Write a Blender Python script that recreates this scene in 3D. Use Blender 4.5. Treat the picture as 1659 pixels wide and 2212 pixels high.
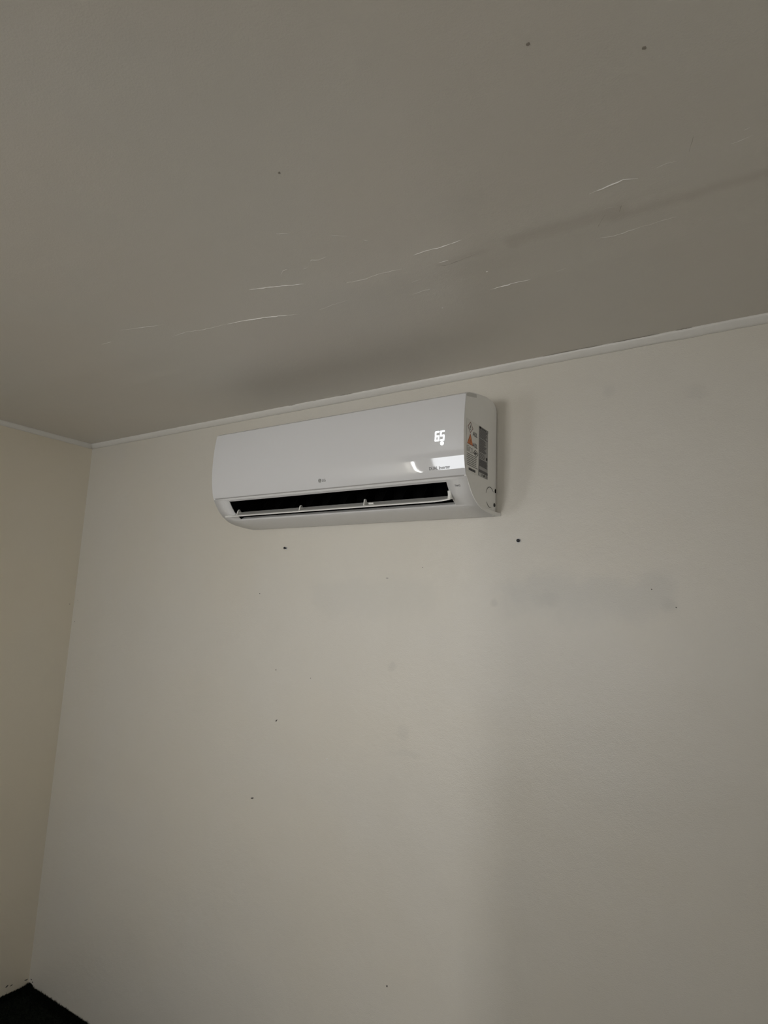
import bpy, bmesh, math, random
from mathutils import Vector, Matrix
for o in list(bpy.data.objects): bpy.data.objects.remove(o)
random.seed(7)
SC = bpy.context.scene; COL = SC.collection
# ------------------------------------------------------------------ camera
cd = bpy.data.cameras.new('camera'); cam = bpy.data.objects.new('camera', cd); COL.objects.link(cam)
CR = Vector((0.839859, 0.541349, 0.039738)); CU = Vector((0.05588, -0.159048, 0.985688)); CF = Vector((-0.539921, 0.825618, 0.163828))
cam.matrix_world = Matrix(((CR.x, CU.x, -CF.x, 2.88306), (CR.y, CU.y, -CF.y, -1.74046), (CR.z, CU.z, -CF.z, 1.64206), (0, 0, 0, 1)))
cd.sensor_fit = 'AUTO'; cd.sensor_width = 36.0; cd.lens = 1355.889*36.0/2212.0; cd.clip_start = 0.02
SC.camera = cam
# ------------------------------------------------------------------ world, daylight through the windows, exposure
wd = bpy.data.worlds.new('world'); SC.world = wd; wd.use_nodes = True
bg = wd.node_tree.nodes['Background']; bg.inputs['Color'].default_value = (0.80, 0.88, 1.0, 1); bg.inputs['Strength'].default_value = 1.0
SC.view_settings.view_transform = 'Standard'; SC.view_settings.look = 'None'
SC.view_settings.exposure = 0.32; SC.view_settings.gamma = 1.0; SC.view_settings.use_curve_mapping = False
def area(name, loc, size, rot, power, col):
    l = bpy.data.lights.new(name, 'AREA'); l.shape = 'RECTANGLE'; l.size, l.size_y = size; l.energy = power; l.color = col
    o = bpy.data.objects.new(name, l); COL.objects.link(o); o.location = loc; o.rotation_euler = rot; return o
RX, RY, H = 4.3, -3.65, 2.4221                # room size
W1 = (0.19, 0.62, 1.05, 2.08)                 # windows in the wall behind the camera: x0, x1, z0, z1
W2 = (0.012, 0.045, 1.05, 1.98)
W3 = (3.13, 3.24, 0.55, 1.85)
W4 = (1.38, 1.88, 1.25, 1.95)
W5 = (-1.4, -0.8, 0.50, 1.60)                 # window in the right-hand wall: y0, y1, z0, z1
def daylight(name, w, power, col, spread=180):
    o = area(name, ((w[0]+w[1])/2, RY-0.03, (w[2]+w[3])/2), (w[1]-w[0], w[3]-w[2]), (math.pi/2, 0, 0), power, col); o.data.spread = math.radians(spread)
    if w[0] < 0: o.location = (RX-0.01, (w[0]+w[1])/2, (w[2]+w[3])/2); o.rotation_euler = (math.pi/2, 0, math.pi/2)
daylight('daylight_window', W1, 6.6, (0.95, 0.975, 1.0))
daylight('daylight_slit', W2, 2.7, (1.0, 0.985, 0.96))
daylight('daylight_narrow_window', W3, 12.5, (1.0, 0.965, 0.92))
daylight('daylight_middle_window', W4, 3.0, (1.0, 0.975, 0.94), 58)
daylight('daylight_side_window', W5, 1.55, (1.0, 0.98, 0.95))
# ------------------------------------------------------------------ helpers
def nodes(name):
    m = bpy.data.materials.new(name); m.use_nodes = True; nt = m.node_tree
    return m, nt, nt.nodes['Principled BSDF']
def simple(name, col, rough=0.5, spec=0.5, metal=0.0, emit=None, es=0.0, mottle=0.03, bump=0.0, scale=40.0):
    m, nt, b = nodes(name); b.inputs['Roughness'].default_value = rough; b.inputs['Metallic'].default_value = metal
    b.inputs['Specular IOR Level'].default_value = spec
    tc = nt.nodes.new('ShaderNodeTexCoord'); n = nt.nodes.new('ShaderNodeTexNoise'); n.inputs['Scale'].default_value = scale
    nt.links.new(tc.outputs['Object'], n.inputs['Vector'])
    mx = nt.nodes.new('ShaderNodeMix'); mx.data_type = 'RGBA'; nt.links.new(n.outputs['Fac'], mx.inputs['Factor'])
    mx.inputs['A'].default_value = tuple(c*(1-mottle) for c in col)+(1,); mx.inputs['B'].default_value = tuple(min(1, c*(1+mottle)) for c in col)+(1,)
    nt.links.new(mx.outputs['Result'], b.inputs['Base Color'])
    if emit: b.inputs['Emission Color'].default_value = emit+(1,); b.inputs['Emission Strength'].default_value = es
    if bump:
        bp = nt.nodes.new('ShaderNodeBump'); bp.inputs['Strength'].default_value = bump; bp.inputs['Distance'].default_value = 0.002
        nt.links.new(n.outputs['Fac'], bp.inputs['Height']); nt.links.new(bp.outputs['Normal'], b.inputs['Normal'])
    return m
def mobj(name, verts, faces, mat, parent=None, smooth=False, solid=None, bevel=None, kind=None):
    me = bpy.data.meshes.new(name); me.from_pydata([tuple(v) for v in verts], [], faces)
    bm = bmesh.new(); bm.from_mesh(me); bmesh.ops.remove_doubles(bm, verts=bm.verts, dist=1e-6)
    bmesh.ops.recalc_face_normals(bm, faces=bm.faces); bm.to_mesh(me); bm.free()
    if smooth:
        for p in me.polygons: p.use_smooth = True
    me.materials.append(mat); o = bpy.data.objects.new(name, me); COL.objects.link(o)
    if parent: o.parent = parent
    if kind: o['kind'] = kind
    if solid: s = o.modifiers.new('solid', 'SOLIDIFY'); s.thickness = solid; s.offset = -1
    if bevel: b = o.modifiers.new('bevel', 'BEVEL'); b.width = bevel; b.segments = 2; b.limit_method = 'ANGLE'; b.harden_normals = smooth; b.angle_limit = math.radians(40)
    return o
class MB:
    def __init__(s): s.v = []; s.f = []
    def add(s, vs, fs): n = len(s.v); s.v += [tuple(v) for v in vs]; s.f += [[i+n for i in f] for f in fs]; return s
    def box(s, x0, x1, y0, y1, z0, z1):
        return s.add([(x, y, z) for x in (x0, x1) for y in (y0, y1) for z in (z0, z1)],
                     [(0, 1, 3, 2), (4, 6, 7, 5), (0, 4, 5, 1), (2, 3, 7, 6), (0, 2, 6, 4), (1, 5, 7, 3)])
    def prism(s, a, b):                         # two matching loops joined into a closed solid
        n = len(a); return s.add(list(a)+list(b), [list(range(n)), list(range(n, 2*n))[::-1]]+[(i, (i+1) % n, n+(i+1) % n, n+i) for i in range(n)])
    def ext(s, poly, x0, x1): return s.prism([(x0, y, z) for y, z in poly], [(x1, y, z) for y, z in poly])
    def tube(s, pts, r, n=8):
        pts = [Vector(p) for p in pts]; rings = []
        for i, p in enumerate(pts):
            t = (pts[min(i+1, len(pts)-1)]-pts[max(i-1, 0)]).normalized()
            a = t.cross(Vector((0.1, 0.2, 1))).normalized(); b = t.cross(a)
            rr = r[i] if isinstance(r, (list, tuple)) else r
            rings.append([p+(a*math.cos(2*math.pi*k/n)+b*math.sin(2*math.pi*k/n))*rr for k in range(n)])
        vs = [v for q in rings for v in q]
        fs = [(i*n+k, i*n+(k+1) % n, (i+1)*n+(k+1) % n, (i+1)*n+k) for i in range(len(pts)-1) for k in range(n)]
        fs += [list(range(n)), list(range((len(pts)-1)*n, len(pts)*n))]
        return s.add(vs, fs)
    def make(s, name, mat, parent=None, **k): return mobj(name, s.v, s.f, mat, parent, **k)
def catmull(P, n=5):
    out = []; P = [Vector(p) for p in P]
    for i in range(len(P)-1):
        a = P[max(i-1, 0)]; b = P[i]; c = P[i+1]; d = P[min(i+2, len(P)-1)]
        for k in range(n):
            t = k/n; out.append(0.5*((2*b)+(c-a)*t+(2*a-5*b+4*c-d)*t*t+(3*b-a-3*c+d)*t**3))
    out.append(P[-1]); return [tuple(v) for v in out]
# node toolbox for the plaster
def plaster(name, base, cool, stains_bands=None, bumpscale=340.0, bumpstr=0.35, rough=0.40):
    m, nt, b = nodes(name); N = nt.nodes.new; Lk = nt.links.new
    tc = N('ShaderNodeTexCoord'); sep = N('ShaderNodeSeparateXYZ'); Lk(tc.outputs['Object'], sep.inputs[0])
    def noise(sc, det=4, rg=0.55):
        n = N('ShaderNodeTexNoise'); n.inputs['Scale'].default_value = sc; n.inputs['Detail'].default_value = det; n.inputs['Roughness'].default_value = rg
        Lk(tc.outputs['Object'], n.inputs['Vector']); return n.outputs['Fac']
    def math_(op, a, c=None, cl=False):
        n = N('ShaderNodeMath'); n.operation = op; n.use_clamp = cl
        for i, v in enumerate((a, c)):
            if v is None: continue
            if isinstance(v, (int, float)): n.inputs[i].default_value = v
            else: Lk(v, n.inputs[i])
        return n.outputs[0]
    def ramp(v, a, c):                           # smoothstep a..c -> 0..1
        n = N('ShaderNodeMapRange'); n.interpolation_type = 'SMOOTHSTEP'; Lk(v, n.inputs['Value'])
        lo, hi, t0, t1 = (a, c, 0, 1) if a < c else (c, a, 1, 0)
        n.inputs['From Min'].default_value = lo; n.inputs['From Max'].default_value = hi; n.inputs['To Min'].default_value = t0; n.inputs['To Max'].default_value = t1
        return n.outputs[0]
    def mix(f, A, B):
        n = N('ShaderNodeMix'); n.data_type = 'RGBA'
        if isinstance(f, (int, float)): n.inputs['Factor'].default_value = f
        else: Lk(f, n.inputs['Factor'])
        for k, v in (('A', A), ('B', B)):
            if isinstance(v, tuple): n.inputs[k].default_value = v+(1,) if len(v) == 3 else v
            else: Lk(v, n.inputs[k])
        return n.outputs['Result']
    col = mix(ramp(noise(1.7, 3), 0.35, 0.65), base, cool)
    col = mix(math_('MULTIPLY', ramp(noise(9, 5, 0.7), 0.45, 0.8), 0.12), col, tuple(c*0.86 for c in base))
    X, Y, Z = sep.outputs
    ctx = dict(X=X, Y=Y, Z=Z, noise=noise, math_=math_, ramp=ramp)
    for f, c in (stains_bands(ctx) if stains_bands else []): col = mix(f, col, c)
    Lk(col, b.inputs['Base Color'])
    b.inputs['Roughness'].default_value = rough; b.inputs['Specular IOR Level'].default_value = 0.9
    h1 = noise(bumpscale, 3, 0.6); h2 = noise(22, 3); h3 = noise(2.2, 2)
    hh = math_('ADD', math_('MULTIPLY', h1, 0.0008), math_('ADD', math_('MULTIPLY', h2, 0.0016), math_('MULTIPLY', h3, 0.012)))
    bp = N('ShaderNodeBump'); bp.inputs['Strength'].default_value = bumpstr; bp.inputs['Distance'].default_value = 1.0
    Lk(hh, bp.inputs['Height']); Lk(bp.outputs['Normal'], b.inputs['Normal'])
    return m
def box_mask(c, u, v, u0, u1, v0, v1, soft, wob=0.05, s=6):
    n = c['math_']('MULTIPLY', c['math_']('SUBTRACT', c['noise'](s, 4), 0.5), wob*2)
    uu = c['math_']('ADD', u, n); vv = c['math_']('ADD', v, n); M = c['math_']; R = c['ramp']
    return M('MULTIPLY', M('MULTIPLY', R(uu, u0-soft, u0+soft), R(uu, u1+soft, u1-soft)), M('MULTIPLY', R(vv, v0-soft, v0+soft), R(vv, v1+soft, v1-soft)))
def blob_mask(c, u, v, cu, cv, r, asp=1.0):
    M = c['math_']; du = M('DIVIDE', M('SUBTRACT', u, cu), r*asp); dv = M('DIVIDE', M('SUBTRACT', v, cv), r)
    d = M('SQRT', M('ADD', M('MULTIPLY', du, du), M('MULTIPLY', dv, dv))); d = M('ADD', d, M('MULTIPLY', M('SUBTRACT', c['noise'](22, 4), 0.5), 2.2))
    return c['ramp'](d, 1.2, 0.2)
def back_stains(c):
    M = c['math_']; X, Z = c['X'], c['Z']; gr = (0.56, 0.56, 0.53); out = []
    out.append((M('MULTIPLY', box_mask(c, X, Z, 1.46, 1.95, 1.655, 1.755, 0.03, 0.08), 0.16), gr))
    out.append((M('MULTIPLY', box_mask(c, X, Z, 2.17, 2.62, 1.665, 1.765, 0.035, 0.09), 0.40), gr))
    for (u, v, r, a, s) in ((2.145, 1.693, 0.014, 0.5, 1), (1.80, 1.487, 0.018, 0.45, 0.9), (1.85, 1.29, 0.03, 0.3, 0.9), (1.87, 1.23, 0.016, 0.3, 3.5), (2.62, 1.70, 0.02, 0.4, 1.2), (2.30, 1.71, 0.03, 0.35, 1.5), (2.48, 2.29, 0.02, 0.35, 1.2), (2.70, 2.25, 0.03, 0.3, 1.0)):
        out.append((M('MULTIPLY', blob_mask(c, X, Z, u, v, r, s), a*0.5), tuple(g*0.8 for g in gr)))
    return out
def ceil_bands(c):  # soft darker bands along the ceiling joint
    M = c['math_']; X, Y = c['X'], c['Y']; br = (0.38, 0.33, 0.28); out = []
    for (x0, x1, y0, y1, a) in ((2.25, 2.38, -0.613, -0.602, 0.22), (2.42, 2.66, -0.625, -0.590, 0.25), (2.62, 2.9, -0.60, -0.575, 0.22)):
        out.append((M('MULTIPLY', box_mask(c, X, Y, x0, x1, y0, y1, 0.012, 0.008, 12), a), br))
    return out
M_WALL = plaster('wall_paint', (0.735, 0.700, 0.622), (0.73, 0.703, 0.64), back_stains, bumpstr=0.75)
M_WALL2 = plaster('side_wall_paint', (0.85, 0.785, 0.645), (0.84, 0.785, 0.66), bumpstr=0.5)
M_CEIL = plaster('ceiling_paint', (0.67, 0.632, 0.565), (0.66, 0.635, 0.575), ceil_bands, bumpstr=0.5)
M_TRIM = simple('trim_paint', (0.79, 0.775, 0.735), 0.35, bump=0.3, scale=60)
M_WALL3 = plaster('rear_wall_paint', (0.38, 0.36, 0.33), (0.37, 0.36, 0.33), bumpstr=0.5)
M_WALL4 = plaster('right_wall_paint', (0.82, 0.815, 0.79), (0.80, 0.80, 0.78), bumpstr=0.5)
M_CARPET = simple('carpet', (0.006, 0.009, 0.006), 0.95, 0.1, mottle=0.4, scale=90)
M_FRESH = simple('bare_plaster', (0.95, 0.93, 0.90), 0.6)
M_FAINT = simple('lifted_paint', (0.84, 0.82, 0.78), 0.6)
M_CRACK = simple('crack_shadow', (0.30, 0.27, 0.23), 0.9)
M_PANEL = simple('glossy_white_plastic', (0.77, 0.775, 0.79), 0.035, 0.9, mottle=0.004)
M_SHELL = simple('satin_white_plastic', (0.80, 0.80, 0.80), 0.38, 0.4, mottle=0.01)
M_SIDE = simple('matt_white_plastic', (0.94, 0.94, 0.92), 0.5, 0.4, mottle=0.01)
M_VANE = simple('vane_plastic', (0.86, 0.86, 0.83), 0.35, 0.4, mottle=0.01)
M_BLACK = simple('duct_black', (0.003, 0.003, 0.003), 0.9, 0.05)
M_DARK = simple('dark_plastic', (0.05, 0.05, 0.05), 0.6, 0.2)
M_INK = simple('grey_print', (0.10, 0.10, 0.105), 0.5)
M_INK2 = simple('light_grey_print', (0.27, 0.27, 0.265), 0.5)
M_STICK = simple('white_sticker', (0.86, 0.86, 0.83), 0.4)
M_PLATE = simple('silver_rating_label', (0.36, 0.36, 0.36), 0.4)
M_ORANGE = simple('orange_print', (0.75, 0.27, 0.09), 0.5)
M_RED = simple('red_print', (0.35, 0.06, 0.03), 0.5)
M_LED = simple('lit_display', (0.9, 0.95, 1), 0.5, emit=(0.93, 0.97, 1.0), es=1.6)
M_METAL = simple('blackened_steel', (0.02, 0.02, 0.025), 0.4, 0.5, metal=0.6)
M_PLUG = simple('pale_plug', (0.75, 0.76, 0.78), 0.5)
M_FRAME = simple('window_frame_paint', (0.8, 0.8, 0.78), 0.4)
# ------------------------------------------------------------------ the room
T = 0.14
def struct(mb, name, mat, **k): return mb.make(name, mat, kind='structure', **k)
wall_back = struct(MB().box(-T, RX+T, 0, T, 0, H+0.1), 'wall_back', M_WALL)
wall_left = struct(MB().box(-T, 0, RY-T, 0, 0, H+0.1), 'wall_left', M_WALL2)
struct(MB().box(RX, RX+T, RY-T, 0, 0, H+0.1), 'wall_right', M_WALL4)
y0, y1, z0, z1 = W5; struct(MB().box(RX-0.03, RX, y0-0.05, y0, z0-0.05, z1+0.05).box(RX-0.03, RX, y1, y1+0.05, z0-0.05, z1+0.05).box(RX-0.03, RX, y0, y1, z1, z1+0.05).box(RX-0.03, RX, y0, y1, z0-0.05, z0), 'window_5', M_FRAME)
floor = struct(MB().box(-T, RX+T, RY-T, T, -0.1, 0), 'floor', simple('pale_floor', (0.46, 0.45, 0.43), 0.35, mottle=0.06, scale=6))
rug = bpy.data.objects.new('rug', None); COL.objects.link(rug); rug['label'] = 'black shaggy rug pushed into the corner at the foot of the two walls'; rug['category'] = 'rug'
MB().box(0.002, 1.30, -1.30, -0.002, 0, 0.004).make('rug_backing', M_CARPET, rug, bevel=0.001)
def wall_with_windows():
    xs = sorted([0, RX]+[v for w in WINS for v in w[:2]]); zs = sorted(set([0, H+0.1]+[v for w in WINS for v in w[2:]])); mb = MB()
    for a, b in zip(xs, xs[1:]):
        for c, d in zip(zs, zs[1:]):
            if b-a < 1e-6: continue
            if any(w[0]-1e-6 <= a and b <= w[1]+1e-6 and w[2]-1e-6 <= c and d <= w[3]+1e-6 for w in WINS): continue
            mb.box(a, b, RY-T, RY, c, d)
    struct(mb, 'wall_front', M_WALL3)
WINS = [W1, W2, W3, W4]; wall_with_windows()
def window(n, w, bars):
    x0, x1, z0, z1 = w; y0, y1 = RY-0.025, RY; mb = MB(); f = 0.035 if x1-x0 > 0.4 else 0.004
    mb.box(x0, x1, y0, y1, z0, z0+f).box(x0, x1, y0, y1, z1-f, z1).box(x0, x0+f, y0, y1, z0+f, z1-f).box(x1-f, x1, y0, y1, z0+f, z1-f)
    for b in bars: mb.box(b-0.02, b+0.02, y0, y1, z0+f, z1-f)
    return struct(mb, 'window_%d' % n, M_FRAME)
window(1, W1, []); window(2, W2, []); window(3, W3, []); window(4, W4, [])
struct(MB().box(2.79, 3.30, -2.30, -2.15, 0, 1.58), 'shadow_blocker', M_WALL2)  # unseen low block, added to cast the soft vertical shadow edge on wall_back
# ceiling: a plate with the swollen plasterboard joint modelled in
def ceiling():
    xs = [-T+i*0.06 for i in range(int((RX+2*T)/0.06)+2)]; ys = [T, 0.0]+[-0.015*i for i in range(1, 80)]+[-1.3, -1.6, -2.2, -3.2, RY, RY-T]
    rnd = random.Random(3); ph = [rnd.uniform(0, 6) for _ in range(6)]
    def h(x, y):
        d = y+0.61+0.008*math.sin(2.2*x+ph[0]); s = 0.6+0.4*math.sin(3.1*x+ph[1])*math.sin(1.3*x+ph[2])
        return -0.0042*s*math.exp(-(d/0.07)**2)+0.0022*math.exp(-((d)/0.012)**2)*max(0, math.sin(5*x+1.2)) * (1 if x > 2.0 else 0.2) - 0.0015*math.exp(-((y+0.45)/0.02)**2)*max(0, math.sin(4*x+ph[3]))
    v = [(x, y, H+h(x, y)) for y in ys for x in xs]; n = len(xs)
    f = [(j*n+i, (j+1)*n+i, (j+1)*n+i+1, j*n+i+1) for j in range(len(ys)-1) for i in range(n-1)]
    me = bpy.data.meshes.new('ceiling'); me.from_pydata(v, [], f)
    for p in me.polygons: p.use_smooth = True
    me.materials.append(M_CEIL); o = bpy.data.objects.new('ceiling', me); COL.objects.link(o); o['kind'] = 'structure'
    if me.polygons[0].normal.z > 0: me.flip_normals()
    s = o.modifiers.new('solid', 'SOLIDIFY'); s.thickness = 0.1; s.offset = -1
    return o, h
ceil, ch = ceiling()
def ridge(name, pts, w, hgt, mat, parent):         # a thin lip of lifted paint following a crack under the ceiling
    pts = [Vector((x, y, 0)) for x, y in pts]; fine = []
    for a, b in zip(pts, pts[1:]):
        k = max(2, int((b-a).length/0.008))
        for i in range(k): fine.append(a.lerp(b, i/k)+Vector((0, random.uniform(-1, 1)*0.0013, 0)))
    fine.append(pts[-1]); mb = MB(); L = len(fine); vs = []
    for i, p in enumerate(fine):
        t = (fine[min(i+1, L-1)]-fine[max(i-1, 0)]).normalized(); nrm = Vector((-t.y, t.x, 0)); e = math.sin(math.pi*(i+0.15)/(L-0.7))**0.5 if L > 2 else 1
        e *= random.uniform(0.35, 1.2); z = H+ch(p.x, p.y)
        vs += [(p.x-nrm.x*w*e, p.y-nrm.y*w*e, z+0.0004), (p.x, p.y, z-hgt*e), (p.x+nrm.x*w*e, p.y+nrm.y*w*e, z+0.0004)]
    fs = [(3*i+a, 3*(i+1)+a, 3*(i+1)+b, 3*i+b) for i in range(L-1) for a, b in ((0, 1), (1, 2), (2, 0))]+[(0, 1, 2), (3*L-3, 3*L-2, 3*L-1)]
    return mb.add(vs, fs).make(name, mat, parent)
LIGHT = [[(1.7997, -0.7301), (1.8456, -0.7175), (1.8928, -0.7015), (1.9372, -0.6869)], [(1.6107, -0.6235), (1.658, -0.62), (1.6943, -0.6127), (1.7387, -0.6039), (1.7791, -0.591), (1.8241, -0.5756)], [(2.3173, -0.4492), (2.3518, -0.4504), (2.3876, -0.4513), (2.4154, -0.4482)], [(2.6102, -0.6782), (2.6338, -0.6814), (2.6528, -0.6853), (2.6717, -0.6884), (2.6942, -0.6782)], [(2.2659, -0.6137), (2.2882, -0.6137)], [(2.2301, -0.6645), (2.2611, -0.6663), (2.3043, -0.6634), (2.3469, -0.6652)]]
FAINT = [[(1.2997, -0.7458), (1.3556, -0.7309), (1.4451, -0.709)], [(1.1636, -0.7121), (1.208, -0.7092)], [(1.404, -0.6444), (1.4652, -0.6473), (1.5115, -0.6346), (1.6066, -0.6257)], [(2.0153, -0.8755), (2.0201, -0.868), (2.0405, -0.8584)], [(2.1123, -0.8118), (2.1244, -0.8038), (2.1426, -0.791)], [(2.1631, -0.7645), (2.1714, -0.7542)], [(1.9127, -0.7418), (1.9319, -0.7552), (1.9452, -0.7557)], [(1.978, -0.7387), (1.9912, -0.738)], [(2.0106, -0.7533), (2.02, -0.7566), (2.0337, -0.749), (2.0559, -0.7513)], [(2.0363, -0.6656), (2.0323, -0.6443), (2.0562, -0.6392), (2.0879, -0.6371), (2.1225, -0.6395), (2.1814, -0.6327)], [(2.0614, -0.6724), (2.0763, -0.6731)], [(1.8881, -0.5669), (1.9355, -0.5733), (1.9913, -0.5738)], [(2.1697, -0.5711), (2.1966, -0.5736)], [(2.1439, -0.5192), (2.1798, -0.5221), (2.1926, -0.52), (2.1983, -0.5119)], [(2.4761, -0.4521), (2.5012, -0.4556)], [(2.4871, -0.3563), (2.4966, -0.3535)], [(2.7262, -0.6904), (2.7411, -0.6916), (2.7589, -0.6895)], [(2.8388, -0.6895), (2.8538, -0.6892), (2.8726, -0.6916)], [(2.8589, -0.7096), (2.8679, -0.712)], [(2.6143, -0.6201), (2.6299, -0.623), (2.6475, -0.6152)], [(2.5859, -0.5348), (2.6201, -0.5251), (2.6637, -0.53), (2.6857, -0.53), (2.7117, -0.5322), (2.736, -0.5293)]]
DARK = [[(2.2574, -0.6109), (2.2715, -0.5978), (2.3236, -0.6023), (2.3528, -0.6061)], [(2.5974, -0.5708), (2.6224, -0.6098)], [(2.6451, -0.6006), (2.6568, -0.6234)], [(2.7797, -0.7038), (2.7896, -0.7342)]]
BAND = [[(2.2561, -0.6085), (2.3718, -0.6054)], [(2.4901, -0.6066), (2.6044, -0.6071)], [(2.6445, -0.5827), (2.6867, -0.5922)]]
DOTS = [[(2.3413, -0.5266)], [(2.1745, -0.4231)], [(2.1483, -1.0066)], [(2.7543, -0.9406)], [(2.6202, -1.0265)], [(1.8438, -0.0294)], [(2.0346, -0.0344)]]

for pl in LIGHT: ridge('paint_crack', pl, 0.0012, 0.0015, M_FRESH, ceil)
for pl in FAINT: ridge('paint_crack', pl, 0.0010, 0.0007, M_FAINT, ceil)
for pl in DARK: ridge('dark_crack', pl, 0.0011, 0.0004, M_CRACK, ceil)
def chip(name, loc, r, axis, mat, parent, asp=1.0, rot=0.0, t=0.0012):
    n = 9; rs = [r*random.uniform(0.65, 1.1) for _ in range(n)]; lo = []; hi = []
    for k in range(n):
        a = 2*math.pi*k/n; u = rs[k]*math.cos(a)*asp; v = rs[k]*math.sin(a); u, v = u*math.cos(rot)-v*math.sin(rot), u*math.sin(rot)+v*math.cos(rot)
        x, y, z = loc
        if axis == 'y': lo.append((x+u, y+0.0003, z+v)); hi.append((x+u*0.8, y-t, z+v*0.8))
        if axis == 'z': lo.append((x+u, y+v, z+0.0003)); hi.append((x+u*0.8, y+v*0.8, z-t))
        if axis == 'x': lo.append((x-0.0003, y+u, z+v)); hi.append((x+t, y+u*0.8, z+v*0.8))
    return MB().prism(lo, hi).make(name, mat, parent)
for i, (pt,) in enumerate(DOTS):
    zz = H+ch(*pt); chip('paint_chip' if i in (0, 1, 5, 6) else 'dark_speck', (pt[0], pt[1], zz), 0.0026 if i < 2 or i > 4 else 0.0035, 'z', M_FRESH if i in (0, 1, 5, 6) else M_CRACK, ceil, t=0.0008)
M_SPECK = simple('dark_scuff', (0.12, 0.11, 0.10), 0.8)
for (x, z, r, a, ro) in ((1.309, 1.437, 0.0022, 1.2, 0), (1.327, 1.264, 0.0030, 2.0, 0.7), (1.238, 0.99, 0.0034, 2.3, 0.15), (1.822, 0.577, 0.0035, 1.0, 0), (1.470, 1.422, 0.0018, 1, 0), (1.203, 1.708, 0.0018, 1.6, -0.7), (2.578, 1.738, 0.0018, 1, 0), (2.634, 1.693, 0.0018, 1, 0), (1.90, 1.80, 0.0015, 1, 0)):
    chip('dark_speck', (x, 0, z), r, 'y', M_SPECK, wall_back, a, ro, 0.0009)
chip('paint_chip', (1.559, 0, 1.169), 0.0036, 'y', M_TRIM, wall_back, 1, 0, 0.0015)
chip('surface_scratch', (1.767, 0, 1.766), 0.0011, 'y', M_SPECK, wall_back, 6, 0.0, 0.0006)
for (y, z, r, a, ro) in ((-0.094, 0.037, 0.004, 1.8, 0.3), (-0.075, 0.033, 0.003, 2, 0.2), (-0.012, 0.028, 0.003, 3.0, 0), (-0.02, 1.64, 0.002, 1, 0)):
    chip('dark_speck', (0, y, z), r, 'x', M_SPECK, wall_left, a, ro, 0.0008)
for (x, z, r, a, ro) in ((0.018, 0.030, 0.0028, 2.5, -0.1), (0.030, 0.023, 0.0028, 1.5, 0), (0.03, 1.66, 0.002, 1, 0), (0.025, 1.56, 0.0018, 1, 0)):
    chip('dark_speck', (x, 0, z), r, 'y', M_SPECK, wall_back, a, ro, 0.0008)
# ceiling trim, small convex moulding with wavy painted edges
def trim(n, p0, p1, inward):
    mb = MB(); t = 0.0195; a = Vector(p0); b = Vector(p1); d = (b-a); L = d.length; d.normalize(); inw = Vector(inward)
    prof = [(0, -t), (0.0035, -t-0.0004), (0.0085, -t+0.0028), (0.0135, -t+0.0075), (0.0175, -t+0.0125), (0.0195, -t+0.0165), (0.0200, 0.004), (0, 0.004)]
    k = max(8, int(L/0.03)); rings = []; rnd = random.Random(n)
    for i in range(k+1):
        c = a+d*(L*i/k); j1 = rnd.uniform(-1, 1)*0.0009; j2 = rnd.uniform(-1, 1)*0.0008; r = []
        for q, (u, v) in enumerate(prof):
            uu = u+(j1 if q in (4, 5, 6) else 0); vv = v+(j2 if q in (0, 1) else 0)
            r.append((c.x+inw.x*uu, c.y+inw.y*uu, H+vv))
        rings.append(r)
    m = len(prof); fs = [(i*m+q, i*m+(q+1) % m, (i+1)*m+(q+1) % m, (i+1)*m+q) for i in range(k) for q in range(m)]+[list(range(m)), list(range(k*m, (k+1)*m))]
    mb.add([v for r in rings for v in r], fs); o = struct(mb, 'trim_%d' % n, M_TRIM); 
    for p in o.data.polygons: p.use_smooth = len(p.vertices) == 4
    return o
trim_back = trim(1, (0, 0, 0), (RX, 0, 0), (0, -1, 0)); trim(2, (0, RY, 0), (0, 0, 0), (1, 0, 0)); trim(3, (RX, RY, 0), (RX, 0, 0), (-1, 0, 0)); trim(4, (0, RY, 0), (RX, RY, 0), (0, 1, 0))
for (x0, x1, yy) in ((1.30, 1.335, -0.0195), (1.42, 1.44, -0.0202), (2.30, 2.47, -0.0204), (2.50, 2.62, -0.0206), (2.66, 2.70, -0.0206), (1.55, 1.60, -0.0204)):
    k = 14; pts = [(x0+(x1-x0)*i/k, yy+random.uniform(-1, 1)*0.0005, H-0.0006) for i in range(k+1)]
    MB().tube(pts, [0.0002+0.0009*random.random()*math.sin(math.pi*(i+0.3)/(k+0.6)) for i in range(k+1)], 5).make('caulk_gap', M_CRACK, trim_back)
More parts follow.
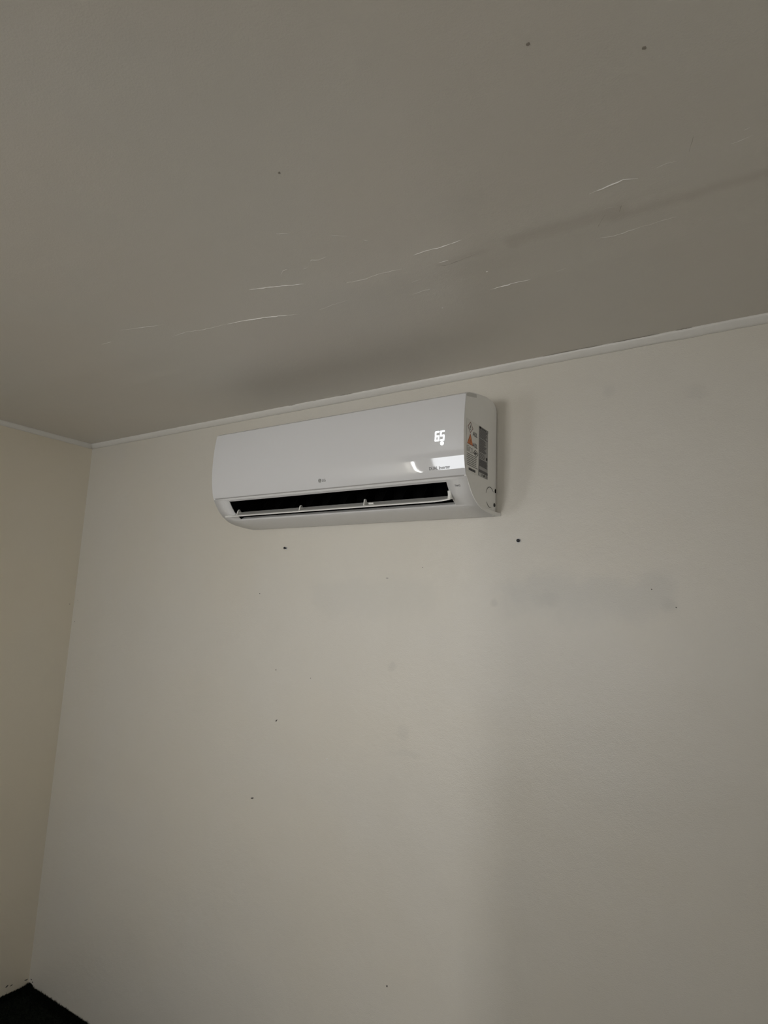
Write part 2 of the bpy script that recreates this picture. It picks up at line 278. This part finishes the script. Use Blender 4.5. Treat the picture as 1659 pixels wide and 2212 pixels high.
# carpet: pile tufts standing along the visible corner
def pile():
    mb = MB(); rnd = random.Random(11)
    def blade(x, y, h, w):
        a = rnd.uniform(0, math.pi); dx, dy = math.cos(a)*w, math.sin(a)*w; lx, ly = rnd.uniform(-.6, .6)*h, rnd.uniform(-.6, .6)*h
        lx = max(lx, -x+0.001); ly = min(ly, -y-0.001)
        mb.add([(x-dx, min(y-dy, -0.0004), 0.003), (x+dx, min(y+dy, -0.0004), 0.003), (x+lx, y+ly, h+0.003)], [(0, 1, 2)])
    for _ in range(9000):
        x = rnd.uniform(0.003, 0.55); blade(x, -0.002-abs(rnd.gauss(0, 0.02)), rnd.uniform(0.004, 0.011)*(1.4 if rnd.random() < 0.05 else 0.75), 0.0021)
    for _ in range(5000):
        y = rnd.uniform(0.003, 0.35); blade(0.003+abs(rnd.gauss(0, 0.02)), -y, rnd.uniform(0.004, 0.010)*(1.4 if rnd.random() < 0.05 else 0.75), 0.0021)
    for _ in range(9000): blade(rnd.uniform(0.003, 0.5), -rnd.uniform(0.003, 0.35), rnd.uniform(0.003, 0.008), 0.0018)
    for _ in range(500):
        x, y = abs(rnd.gauss(0.018, 0.008)), -abs(rnd.gauss(0.004, 0.003)); blade(max(x, .002), min(y, -0.002), rnd.uniform(0.006, 0.016), 0.0016)
    mb2 = mb; me = bpy.data.meshes.new('carpet_pile'); me.from_pydata(mb2.v, [], mb2.f); me.materials.append(M_CARPET)
    o = bpy.data.objects.new('rug_pile', me); COL.objects.link(o); o.parent = rug; o['kind'] = 'stuff'
pile()
# ------------------------------------------------------------------ the air conditioner
XR = 2.1485; XL = XR-0.998
PROF = [(-.2230, 2.2650), (-.2285, 2.2300), (-.2315, 2.1940), (-.2325, 2.1500), (-.2312, 2.1150), (-.2290, 2.0920), (-.2253, 2.0700), (-.2207, 2.0500), (-.2138, 2.0310), (-.2040, 2.0170), (-.1900, 1.9990), (-.1720, 1.9820), (-.1410, 1.9640), (-.1150, 1.9565), (-.0850, 1.9525), (-.0400, 1.9500), (-.0060, 1.9500)]
FINE = catmull(PROF, 6)
i_seam = 8*6; F_PANEL = FINE[:i_seam]; F_LOW = FINE[i_seam:]
TOP = catmull([(-.2230, 2.2650), (-.2130, 2.2720), (-.1900, 2.2790), (-.1530, 2.2870), (-.1210, 2.2930), (-.0880, 2.2980), (-.0550, 2.2990), (-.0300, 2.2970), (-.0120, 2.2880), (-.0060, 2.2760)], 4)
ac = bpy.data.objects.new('air_conditioner', None); COL.objects.link(ac); ac.location = ((XL+XR)/2, 0, 1.95)
ac['label'] = 'white split air conditioner mounted high on wall, vane open, lit 65 display'; ac['category'] = 'air conditioner'
bpy.context.view_layer.update(); ORG = Vector(ac.location)
def part(mb, name, mat, parent=None, **k):
    mb.v = [(v[0]-ORG.x, v[1]-ORG.y, v[2]-ORG.z) for v in mb.v]
    return mb.make(name, mat, parent or ac, **k)
def strip(poly, x0, x1, nx=1):
    mb = MB(); n = len(poly); vs = [(x0+(x1-x0)*i/nx, y, z) for i in range(nx+1) for y, z in poly]
    return mb.add(vs, [(i*n+q, i*n+q+1, (i+1)*n+q+1, (i+1)*n+q) for i in range(nx) for q in range(n-1)])
def normals(poly):
    out = []
    for i in range(len(poly)):
        a = Vector(poly[max(i-1, 0)]); b = Vector(poly[min(i+1, len(poly)-1)]); t = (b-a).normalized(); out.append(Vector((-t.y, t.x)) if False else Vector((t.y, -t.x)))
    return out
def offset(poly, d):                             # positive d moves the profile outward, into the room
    res = []
    for p, n in zip(poly, normals(poly)):
        v = Vector(p)+n*d; res.append((v.x, v.y))
    return res
_n = normals(F_PANEL)[20]; SGN = 1 if _n.x < 0 else -1
def out_(poly, d): return offset(poly, d*SGN)
# top cover with the air grille slats across its top, rear plate, wall bracket
part(MB().ext(TOP+list(reversed(out_(TOP, -0.003 if False else 0.0) and [(y, z-0.004) for y, z in TOP])), XL+0.004, XR-0.004), 'top_cover', M_SHELL)
for k in range(9):
    y = -0.195+0.019*k; zt = min(TOP, key=lambda q: abs(q[0]-y))[1]
    part(MB().box(XL+0.05, XR-0.05, y-0.003, y+0.003, zt-0.002, zt+0.0009), 'grille_slat', M_SHELL)
part(MB().box(XL+0.004, XR-0.004, -0.010, -0.006, 1.952, 2.284), 'rear_plate', M_DARK)
part(MB().box(XL+0.12, XR-0.12, -0.006, 0.0, 1.985, 2.25), 'wall_bracket', M_DARK)
# side covers
side_poly = FINE+list(reversed(TOP))[:-1]
inner = [(y+0.002 if y < -0.02 else y, z) for y, z in side_poly]
sideR = part(MB().ext(inner, XR-0.006, XR-0.0006), 'side_cover', M_SIDE)
part(MB().ext(inner, XL+0.0006, XL+0.006), 'side_cover', M_SIDE)
# glossy front panel
fp = list(F_PANEL); n2 = 60
pan = fp+list(reversed(out_(fp, -0.002)))
fi = out_(fp, -0.002); n = len(fp); mb = MB()
vs = [(x, y, z) for x in (XL, XR) for q in (fp, fi) for y, z in q]       # blocks: left outer, left inner, right outer, right inner
fs = [(i, i+1, 2*n+i+1, 2*n+i) for i in range(n-1)]+[(n+i, n+i+1, 3*n+i+1, 3*n+i) for i in range(n-1)]
fs += [(i, i+1, n+i+1, n+i) for i in range(n-1)]+[(2*n+i, 2*n+i+1, 3*n+i+1, 3*n+i) for i in range(n-1)]+[(0, n, 3*n, 2*n), (n-1, 2*n-1, 4*n-1, 3*n-1)]
front = part(mb.add(vs, fs), 'front_panel', M_PANEL, bevel=0.0007, smooth=True)
for p in front.data.polygons: p.use_smooth = abs(p.normal.x) < 0.5
# lower fascia with the outlet opening
s = [0.0]
for a, b in zip(F_LOW, F_LOW[1:]): s.append(s[-1]+math.dist(a, b))
def on(poly, S, t):
    for i in range(len(S)-1):
        if S[i] <= t <= S[i+1]+1e-9:
            k = (t-S[i])/(S[i+1]-S[i]); return (poly[i][0]+(poly[i+1][0]-poly[i][0])*k, poly[i][1]+(poly[i+1][1]-poly[i][1])*k)
    return poly[-1]
O0, O1 = 0.0068, 0.1000; OXL, OXR = 1.2235, 2.0845
rows = sorted(set([0.0005]+[v for v in s[1:] if abs(v-O0) > 0.001 and abs(v-O1) > 0.001]+[O0, O1]))
pts = [on(F_LOW, s, t) for t in rows]; cols = [XL, OXL, OXR, XR]; mb = MB(); n = len(pts)
vs = [(x, y, z) for x in cols for y, z in pts]
fs = [(i*n+q, i*n+q+1, (i+1)*n+q+1, (i+1)*n+q) for i in range(3) for q in range(n-1) if not (i == 1 and rows[q] >= O0-1e-6 and rows[q+1] <= O1+1e-6)]
fas = part(mb.add(vs, fs), 'lower_fascia', M_SHELL, solid=0.003)
for p in fas.data.polygons: p.use_smooth = True
if sum(p.normal.y for p in fas.data.polygons) > 0: fas.data.flip_normals()
pt0, pt1 = on(F_LOW, s, O0), on(F_LOW, s, O1)
part(MB().ext(out_(FINE[i_seam-3:i_seam+3], -0.0022)+list(reversed(out_(FINE[i_seam-3:i_seam+3], -0.0035))), XL+0.002, XR-0.002), 'seam_strip', simple('seam_grey_plastic', (0.42, 0.41, 0.40), 0.6))
# lips of the outlet and the black duct behind it
part(MB().ext([(pt0[0]+0.0015, pt0[1]-0.0003), (pt0[0]+0.008, pt0[1]-0.0036), (pt0[0]+0.008, pt0[1]-0.001), (pt0[0]+0.003, pt0[1]+0.002)], OXL, OXR), 'outlet_lip', M_SHELL)
part(MB().ext([(pt1[0]-0.001, pt1[1]+0.0032), (pt1[0]+0.012, pt1[1]+0.0125), (pt1[0]+0.012, pt1[1]+0.009), (pt1[0]+0.002, pt1[1]+0.0005)], OXL, OXR), 'outlet_lip', M_SHELL)
mb = MB(); e = 0.0035
duct = [(pt0[0]+0.004, pt0[1]+0.002), (-0.150, 2.060), (-0.080, 2.090), (-0.030, 2.060), (-0.030, 2.000), (-0.075, 1.985), (pt1[0]+0.010, pt1[1]+0.006)]
mb.add([(x, y, z) for x in (OXL-e, OXR+e) for y, z in duct], [(i, i+1, 7+i+1, 7+i) for i in range(6)])
low = [on(F_LOW, s, O0+(O1-O0)*i/12) for i in range(13)]
low_in = out_(low, -0.0032)
for x in (OXL-0.0002, OXR+0.0002):
    sg = -e if x < 1.5 else e
    mb.add([(x+sg, y, z) for y, z in (low_in+list(reversed(duct[1:-1])))], [list(range(len(low_in)+5))])
    mb.add([(x, y, z) for y, z in low_in]+[(x+sg, y, z) for y, z in low_in], [(i, i+1, 14+i, 13+i) for i in range(12)])
dob = part(mb, 'air_duct', M_BLACK)
for k in range(12):
    x = OXL+0.035+k*(OXR-OXL-0.07)/11
    part(MB().ext([(-0.150, 1.995), (-0.125, 2.030), (-0.085, 2.045), (-0.085, 2.000), (-0.120, 1.985)], x-0.001, x+0.001), 'swing_fin', M_BLACK)
# vane: a shallow trough, tilted down towards the room
def vane():
    nx = 40; x0, x1 = 1.196, 2.088; F = (-0.1955, 1.9705); Bk = (-0.146, 1.9930); mb = MB(); rings = []
    for i in range(nx+1):
        x = x0+(x1-x0)*i/nx; dr = (x1-x)
        up = 0.0045*max(0, 1-dr/0.035)**1.0 if dr < 0.035 else 0; dl = x-x0; wf = 1.0 if dl > 0.03 else 0.35+0.65*dl/0.03
        f = (F[0]+0.004*(up/0.0045 if up else 0), F[1]+up)
        r = []
        cs = [(0, 0.0), (0.10, 0.0012), (0.35, -0.0008), (0.7, -0.0008), (1.0, 0.0)]
        dx, dz = Bk[0]-f[0], Bk[1]-f[1]; L = math.hypot(dx, dz); nxn, nzn = -dz/L, dx/L
        for u, w in cs: r.append((x, f[0]+dx*u*wf+nxn*w, f[1]+dz*u*wf+nzn*w))
        for u, w in reversed(cs): r.append((x, f[0]+dx*u*wf+nxn*(w-0.0035)+(0.0 if u else -0.001), f[1]+dz*u*wf+nzn*(w-0.0035)))
        rings.append(r)
    m = 10; mb.add([v for r in rings for v in r], [(i*m+q, i*m+(q+1) % m, (i+1)*m+(q+1) % m, (i+1)*m+q) for i in range(nx) for q in range(m)]+[list(range(m)), list(range(nx*m, (nx+1)*m))])
    return part(mb, 'vane', M_VANE)
vn = vane()
def vane_arm(x, hh=0.020, wide=0.032, th=0.0035, hole=True):
    # a rounded fin standing on the vane with its pivot hole
    b0 = (-0.190, 1.9725); b1 = (b0[0]+wide, b0[1]+wide*0.45); apex = (b0[0]+wide*0.33, b0[1]+hh)
    poly = [b0, (b0[0]+0.002, b0[1]+hh*0.6)]+[(apex[0]+0.0055*math.cos(a)-0.001, apex[1]-0.003+0.0045*math.sin(a)) for a in [math.pi*0.85-i*math.pi*0.8/6 for i in range(7)]]+[(b0[0]+wide*0.62, b0[1]+hh*0.62), b1]
    o = part(MB().ext(poly, x-th/2, x+th/2), 'vane_arm', M_VANE, vn, bevel=0.0005)
    if hole:
        c = (apex[0]+0.0005, apex[1]-0.0035); r = 0.0026; lo = [(c[0]+r*math.cos(2*math.pi*k/12), c[1]+r*math.sin(2*math.pi*k/12)) for k in range(12)]
        part(MB().ext(lo, x-th/2-0.0004, x+th/2+0.0004), 'pivot_pin', M_DARK, vn)
vane_arm(1.2480, 0.021, 0.036); vane_arm(1.5350, 0.019, 0.032); vane_arm(1.7930, 0.022, 0.028, hole=False); vane_arm(2.0850, 0.026, 0.016, 0.009, hole=False)
part(MB().box(1.803, 1.821, -0.178, -0.170, 1.9795, 1.984), 'vane_clip', M_VANE, vn)
# raised rim following the lower edge of the right side, ending in a small foot on the wall
def rim():
    c = catmull([(-.2130, 2.0330), (-.2040, 2.0190), (-.1900, 2.0005), (-.1720, 1.9835), (-.1410, 1.9655), (-.1150, 1.9575), (-.0850, 1.9535), (-.0400, 1.9510), (-.0010, 1.9510)], 5)
    rings = []; N = len(c); nn = normals(c)
    for i, p in enumerate(c):
        u = i/(N-1); wdt = 0.0025+0.0065*min(1, u*3); o = 0.0004+0.0022*min(1, u*4)+0.012*max(0, (u-0.72)/0.28)**1.3
        q = (p[0]-nn[i].x*SGN*wdt, p[1]-nn[i].y*SGN*wdt)
        rings.append([(XR-0.003, p[0], p[1]), (XR+o, p[0], p[1]), (XR+o, q[0], q[1]), (XR-0.003, q[0], q[1])])
    mb = MB().add([v for r in rings for v in r], [(i*4+k, i*4+(k+1) % 4, (i+1)*4+(k+1) % 4, (i+1)*4+k) for i in range(N-1) for k in range(4)]+[(0, 1, 2, 3), (4*N-4, 4*N-3, 4*N-2, 4*N-1)])
    part(mb, 'side_rim', M_SIDE, sideR, bevel=0.0008)
rim()
def arc(cy, cz, r, a0, a1, w0, n=16):
    mb = MB(); lo = []; hi = []
    for i in range(n+1):
        a = math.radians(a0+(a1-a0)*i/n); w = w0*math.sin(math.pi*(i+0.2)/(n+0.4)); lo.append((cy+(r-w)*math.cos(a), cz+(r-w)*math.sin(a))); hi.append((cy+(r+w)*math.cos(a), cz+(r+w)*math.sin(a)))
    return mb.ext(lo+hi[::-1], XR-0.0004, XR+0.0004)
part(arc(-0.049, 2.0005, 0.0305, 40, 165, 0.0007), 'knockout_groove', M_DARK, sideR)
part(arc(-0.049, 2.0005, 0.0305, 215, 290, 0.0007), 'knockout_groove', M_DARK, sideR)
part(MB().ext([(-0.0200, 1.977), (-0.0225, 1.981), (-0.0220, 1.986), (-0.018, 1.989), (-0.012, 1.987), (-0.010, 1.982), (-0.013, 1.978)], XR-0.001, XR+0.0006), 'side_notch', M_DARK, sideR)
part(MB().ext([(-0.0125, 2.020), (-0.0145, 2.026), (-0.012, 2.033), (-0.0065, 2.032), (-0.0065, 2.021)], XR-0.001, XR+0.0005), 'side_notch', M_BLACK, sideR)
part(MB().ext([(-0.2195, 2.2580), (-0.2205, 2.2650), (-0.205, 2.2735), (-0.156, 2.2835), (-0.154, 2.2740)], XR-0.0010, XR+0.0006), 'panel_hook', simple('shaded_grey_plastic', (0.66, 0.66, 0.64), 0.5), sideR)
# ---- print on the right side
def onside(name, poly, mat, parent, off=0.0006, th=0.0003): return part(MB().ext(poly, XR+off-0.0003, XR+off+th-0.0003), name, mat, parent)
stk = onside('warning_sticker', [(-0.2165, 2.047), (-0.2165, 2.196), (-0.1375, 2.196), (-0.1375, 2.047)], M_STICK, sideR, 0.0005)
E1 = 0.0011
def frame_poly(outer, k):                        # ring between a polygon and its scaled copy
    cy = sum(p[0] for p in outer)/len(outer); cz = sum(p[1] for p in outer)/len(outer); inn = [(cy+(y-cy)*k, cz+(z-cz)*k) for y, z in outer]; mb = MB(); n = len(outer)
    for i in range(n):
        j = (i+1) % n; mb.ext([outer[i], outer[j], inn[j], inn[i]], XR+E1-0.0003, XR+E1)
    return mb
def flame(cy, cz, s_, m1, m2, parent):
    f = [(0, 1.0), (0.22, 0.55), (0.5, 0.2), (0.55, -0.3), (0.35, -0.75), (0, -0.9), (-0.35, -0.75), (-0.55, -0.3), (-0.42, 0.15), (-0.15, 0.5)]
    onside('printed_flame', [(cy+y*s_*0.75, cz+z*s_) for y, z in f], m1, parent, E1); 
    onside('printed_flame', [(cy+y*s_*0.34, cz-0.3*s_+z*s_*0.45) for y, z in f], m2, parent, E1+0.0003)
dia = [(-0.193, 2.1905), (-0.1755, 2.174), (-0.193, 2.1575), (-0.2105, 2.174)]
part(frame_poly(dia, 0.84), 'printed_diamond', simple('dull_red_print', (0.30, 0.16, 0.15), 0.5), stk); flame(-0.193, 2.174, 0.0078, M_INK, M_STICK, stk)
tri = [(-0.193, 2.1560), (-0.1745, 2.1245), (-0.2115, 2.1245)]
onside('printed_triangle', tri, M_ORANGE, stk, E1-0.0002); part(frame_poly(tri, 0.84), 'printed_triangle', M_RED, stk); flame(-0.193, 2.1340, 0.0070, M_RED, M_ORANGE, stk)
def text(body, size, mat, name, parent, origin, ux, uz, ext=0.0002, narrow=1.0, bold=0.0, center=False):
    cu = bpy.data.curves.new('t', 'FONT'); cu.body = body; cu.size = size; cu.extrude = ext; cu.resolution_u = 3; cu.offset = bold
    if center: cu.align_x = 'CENTER'
    to = bpy.data.objects.new('t', cu); COL.objects.link(to); bpy.context.view_layer.update()
    me = bpy.data.meshes.new_from_object(to.evaluated_get(bpy.context.evaluated_depsgraph_get())); bpy.data.objects.remove(to); bpy.data.curves.remove(cu)
    ux = Vector(ux).normalized(); uz = Vector(uz).normalized(); un = ux.cross(uz); og = Vector(origin)-ORG
    for v in me.vertices: v.co = og+ux*(v.co.x*narrow)+uz*v.co.y+un*v.co.z
    me.materials.clear(); me.materials.append(mat); me.name = name; o = bpy.data.objects.new(name, me); COL.objects.link(o); o.parent = parent; return o
SX, SZ = (0, 1, 0), (0, 0, 1)
text('A2L', 0.0175, M_INK, 'printed_text', stk, (XR+E1, -0.1755, 2.1555), SX, SZ)
text('A2L', 0.0175, M_INK, 'printed_text', stk, (XR+E1, -0.1745, 2.1235), SX, SZ)
# manual symbols
part(frame_poly([(-0.213, 2.103), (-0.213, 2.119), (-0.199, 2.119), (-0.199, 2.103)], 0.84), 'printed_symbol', M_INK2, stk)
for q in range(3): onside('printed_symbol', [(-0.2105, 2.106+q*0.0035), (-0.2015, 2.106+q*0.0035), (-0.2015, 2.1072+q*0.0035), (-0.2105, 2.1072+q*0.0035)], M_INK2, stk, E1)
part(frame_poly([(-0.195, 2.103), (-0.195, 2.117), (-0.186, 2.1155), (-0.186, 2.1015)], 0.84), 'printed_symbol', M_INK2, stk)
part(frame_poly([(-0.186, 2.1015), (-0.186, 2.1155), (-0.176, 2.117), (-0.176, 2.103)], 0.84), 'printed_symbol', M_INK2, stk)
part(frame_poly([(-0.172, 2.1055), (-0.160, 2.1175), (-0.141, 2.1115), (-0.1405, 2.1045), (-0.152, 2.099)], 0.80), 'printed_symbol', M_INK, stk)
onside('printed_symbol', [(-0.166, 2.106), (-0.158, 2.112), (-0.147, 2.109), (-0.154, 2.1035)], M_INK, stk, E1)
# lines of small print as runs of short word marks (too small to read)
def lines(y0, y1, z0, z1, n, mat, parent, hgt, seed, ragged=0.15):
    rnd = random.Random(seed); mb = MB()
    for i in range(n):
        z = z1-(z1-z0)*(i+0.5)/n; y = y0; end = y1-(rnd.random()*ragged*(y1-y0) if ragged else 0)
        while y < end-0.001:
            w = min(rnd.uniform(0.003, 0.009), end-y); mb.ext([(y, z-hgt/2), (y+w, z-hgt/2), (y+w, z+hgt/2), (y, z+hgt/2)], XR+E1-0.0003, XR+E1); y += w+0.0008
    return part(mb, 'small_print', mat, parent)
lines(-0.2125, -0.1415, 2.0625, 2.0990, 7, M_INK2, stk, 0.0024, 5)
rb = random.Random(9); mb = MB(); y = -0.200
while y < -0.158:
    w = rb.uniform(0.0006, 0.002); mb.ext([(y, 2.051), (y+w, 2.051), (y+w, 2.058), (y, 2.058)], XR+E1-0.0003, XR+E1); y += w+rb.uniform(0.0005, 0.0012)
part(mb, 'barcode', M_INK, stk)
rate = onside('rating_label', [(-0.133, 2.0490), (-0.133, 2.1960), (-0.0705, 2.1960), (-0.0705, 2.0490)], M_PLATE, sideR, 0.0005)
onside('label_header', [(-0.133, 2.1885), (-0.133, 2.1960), (-0.0705, 2.1960), (-0.0705, 2.1885)], M_INK2, rate, E1-0.0002)
onside('printed_emblem', [(-0.1285+0.0030*math.cos(k*math.pi/5), 2.1915+0.0034*math.sin(k*math.pi/5)) for k in range(10)], M_BLACK, rate, E1+0.0002)
text('LG Electronics', 0.0062, M_INK, 'printed_text', rate, (XR+E1+0.0002, -0.1240, 2.1898), SX, SZ)
lines(-0.131, -0.073, 2.162, 2.188, 8, M_INK, rate, 0.0015, 21, 0.3); lines(-0.131, -0.080, 2.120, 2.160, 13, M_INK, rate, 0.0015, 22, 0.35)
lines(-0.131, -0.085, 2.101, 2.118, 4, M_INK, rate, 0.0013, 23, 0.3); lines(-0.131, -0.073, 2.078, 2.099, 9, M_INK, rate, 0.0015, 24, 0.1)
onside('label_field', [(-0.1310, 2.0685), (-0.1310, 2.0770), (-0.0720, 2.0770), (-0.0720, 2.0685)], M_PLATE, rate, E1)
onside('label_bar', [(-0.1325, 2.0600), (-0.1325, 2.0675), (-0.0710, 2.0675), (-0.0710, 2.0600)], M_INK, rate, E1)
onside('label_footer', [(-0.1325, 2.0495), (-0.1325, 2.0590), (-0.0710, 2.0590), (-0.0710, 2.0495)], simple('pale_label_field', (0.50, 0.51, 0.50), 0.4), rate, E1-0.0002)
onside('printed_symbol', [(-0.113, 2.0510), (-0.113, 2.0575), (-0.109, 2.0575), (-0.109, 2.0510)], M_INK, rate, E1+0.0002)
onside('printed_symbol', [(-0.0970+0.0034*math.cos(k*math.pi/5), 2.0543+0.0040*math.sin(k*math.pi/5)) for k in range(10)], M_BLACK, rate, E1+0.0002)
onside('printed_symbol', [(-0.0865, 2.0500), (-0.0865, 2.0585), (-0.0715, 2.0585), (-0.0715, 2.0500)], M_INK2, rate, E1+0.0002)
onside('printed_symbol', [(-0.0790+0.0034*math.cos(k*math.pi/5), 2.1080+0.0050*math.sin(k*math.pi/5)) for k in range(10)], M_BLACK, rate, E1+0.0002)
# ---- marks on the front
def psurf(z):                                    # y of the front surface at height z and the upward tangent there
    for a, b in zip(FINE, FINE[1:]):
        if b[1] <= z <= a[1]:
            k = (a[1]-z)/(a[1]-b[1]); return a[0]+(b[0]-a[0])*k, Vector((0, a[0]-b[0], a[1]-b[1])).normalized()
def on_front(z, off=0.0003): y, t = psurf(z); n = Vector((1, 0, 0)).cross(t); return y+n.y*off, z+n.z*off, t
y, z, t = on_front(2.0545); text('DUAL Inverter', 0.0135, simple('mid_grey_print', (0.17, 0.17, 0.175), 0.5), 'printed_text', front, (2.0370, y, z), (1, 0, 0), t, narrow=0.80)
y, z, t = on_front(2.0540); text('LG', 0.0120, M_INK2, 'printed_text', front, (1.6515, y, z), (1, 0, 0), t, bold=0.0003)
y, z, t = on_front(2.0580); n_ = Vector((1, 0, 0)).cross(t); c0 = Vector((1.6425, y, z)); R0 = 0.0064
def disc(c, r, th, name, mat, parent, k=20):
    a = [c+Vector((1, 0, 0))*r*math.cos(2*math.pi*i/k)+t*r*math.sin(2*math.pi*i/k)-n_*0.0006 for i in range(k)]; return part(MB().prism(a, [v+n_*(0.0006+th) for v in a]), name, mat, parent)
emb = disc(c0, R0, 0.0001, 'printed_emblem', M_INK2, front)
def stroke(pts, w):
    a = MB()
    for (u0, v0), (u1, v1) in zip(pts, pts[1:]):
        d = Vector((u1-u0, v1-v0)); d.normalize(); q = Vector((-d.y, d.x))*w
        L = [(u0-d.x*w+q.x, v0-d.y*w+q.y), (u1+d.x*w+q.x, v1+d.y*w+q.y), (u1+d.x*w-q.x, v1+d.y*w-q.y), (u0-d.x*w-q.x, v0-d.y*w-q.y)]
        lo = [c0+Vector((1, 0, 0))*u*R0+t*v*R0+n_*0.0002 for u, v in L]; a.prism(lo, [x+n_*0.0003 for x in lo])
    return a
part(stroke([(0, 0.45), (0, -0.35), (0.3, -0.35)], 0.028), 'emblem_line', M_STICK, emb)
part(stroke([(0.72*math.cos(math.radians(a)), 0.72*math.sin(math.radians(a))) for a in range(70, 361, 29)]+[(0.72, 0), (0.3, 0)], 0.028), 'emblem_line', M_STICK, emb)
y, z, t = on_front(2.0075); text('ThinQ', 0.0080, M_INK, 'printed_text', fas, (2.1070, y, z), (1, 0, 0), t, narrow=0.80)
# lit digits: rounded seven-segment strokes
def digit(segs, x0, z0, w, h, name):
    P = {'a': ((0, 1), (1, 1)), 'f': ((0, .5), (0, 1)), 'b': ((1, .5), (1, 1)), 'g': ((0, .5), (1, .5)), 'e': ((0, 0), (0, .5)), 'c': ((1, 0), (1, .5)), 'd': ((0, 0), (1, 0))}
    mb = MB(); r = 0.00215
    for sg in segs:
        (u0, v0), (u1, v1) = P[sg]; pts = []
        for i in range(9):
            k = i/8; u = u0+(u1-u0)*k; v = v0+(v1-v0)*k; x = x0+u*w+v*h*0.04; zz = z0+v*h; yy, z2, tt = on_front(zz, 0.0004); pts.append(Vector((x, yy, z2)))
        d = (pts[-1]-pts[0]).normalized(); tt = on_front(z0+h/2)[2]; nn = Vector((1, 0, 0)).cross(tt); q = nn.cross(d); L = []
        for i in range(7): a = -math.pi/2+math.pi*i/6; L.append(pts[-1]+d*r*math.cos(a)+q*r*math.sin(a))
        for i in range(7): a = math.pi/2+math.pi*i/6; L.append(pts[0]+d*r*math.cos(a)+q*r*math.sin(a))
        mb.prism(L, [v-nn*0.0003 for v in L])
    return part(mb, name, M_LED, front)
digit('afgecd', 2.0600, 2.1358, 0.0098, 0.0250, 'display_digit')
digit('afgcd', 2.0765, 2.1358, 0.0098, 0.0250, 'display_digit')
yy, zz, t = on_front(2.1262, 0.0003); n_ = Vector((1, 0, 0)).cross(t); disc(Vector((2.0812, yy, zz)), 0.0054, 0.0003, 'display_dot', M_LED, front)
# ------------------------------------------------------------------ two screws left in the wall under the unit
def screw(name, x, z, r, proud, label, tiltx, plug):
    o = bpy.data.objects.new(name, None); COL.objects.link(o); o.location = (x, 0, z); o['label'] = label; o['category'] = 'screw'; o['group'] = 'screws left in the wall under the air conditioner'
    k = 14
    def ring(cx, y, rr): return [(cx+rr*math.cos(2*math.pi*i/k), y, rr*math.sin(2*math.pi*i/k)) for i in range(k)]
    MB().prism(ring(0, 0.0005, plug), ring(0, -0.0008, plug*0.92)).make('wall_plug', M_PLUG, o)
    mb = MB().prism(ring(0, 0, r*0.5), ring(tiltx*0.8, -proud+0.001, r*0.45)); mb.make('screw_shank', M_METAL, o)
    rings = [ring(tiltx*0.8, -proud+0.0015, r*0.7), ring(tiltx, -proud, r), ring(tiltx, -proud-0.0012, r*0.92), ring(tiltx, -proud-0.0018, r*0.55)]
    vs = [v for q in rings for v in q]; fs = [(j*k+i, j*k+(i+1) % k, (j+1)*k+(i+1) % k, (j+1)*k+i) for j in range(3) for i in range(k)]+[list(range(k)), list(range(3*k, 4*k))]
    MB().add(vs, fs).make('screw_head', M_METAL, o)
screw('wall_screw', 1.3195, 1.8755, 0.0045, 0.009, 'small black screw in the wall below the left half of the air conditioner', 0.0, 0.0062)
screw('wall_screw', 2.2185, 1.8755, 0.0052, 0.005, 'larger round black screw in the wall below the right end of the air conditioner', 0.0, 0.0072)
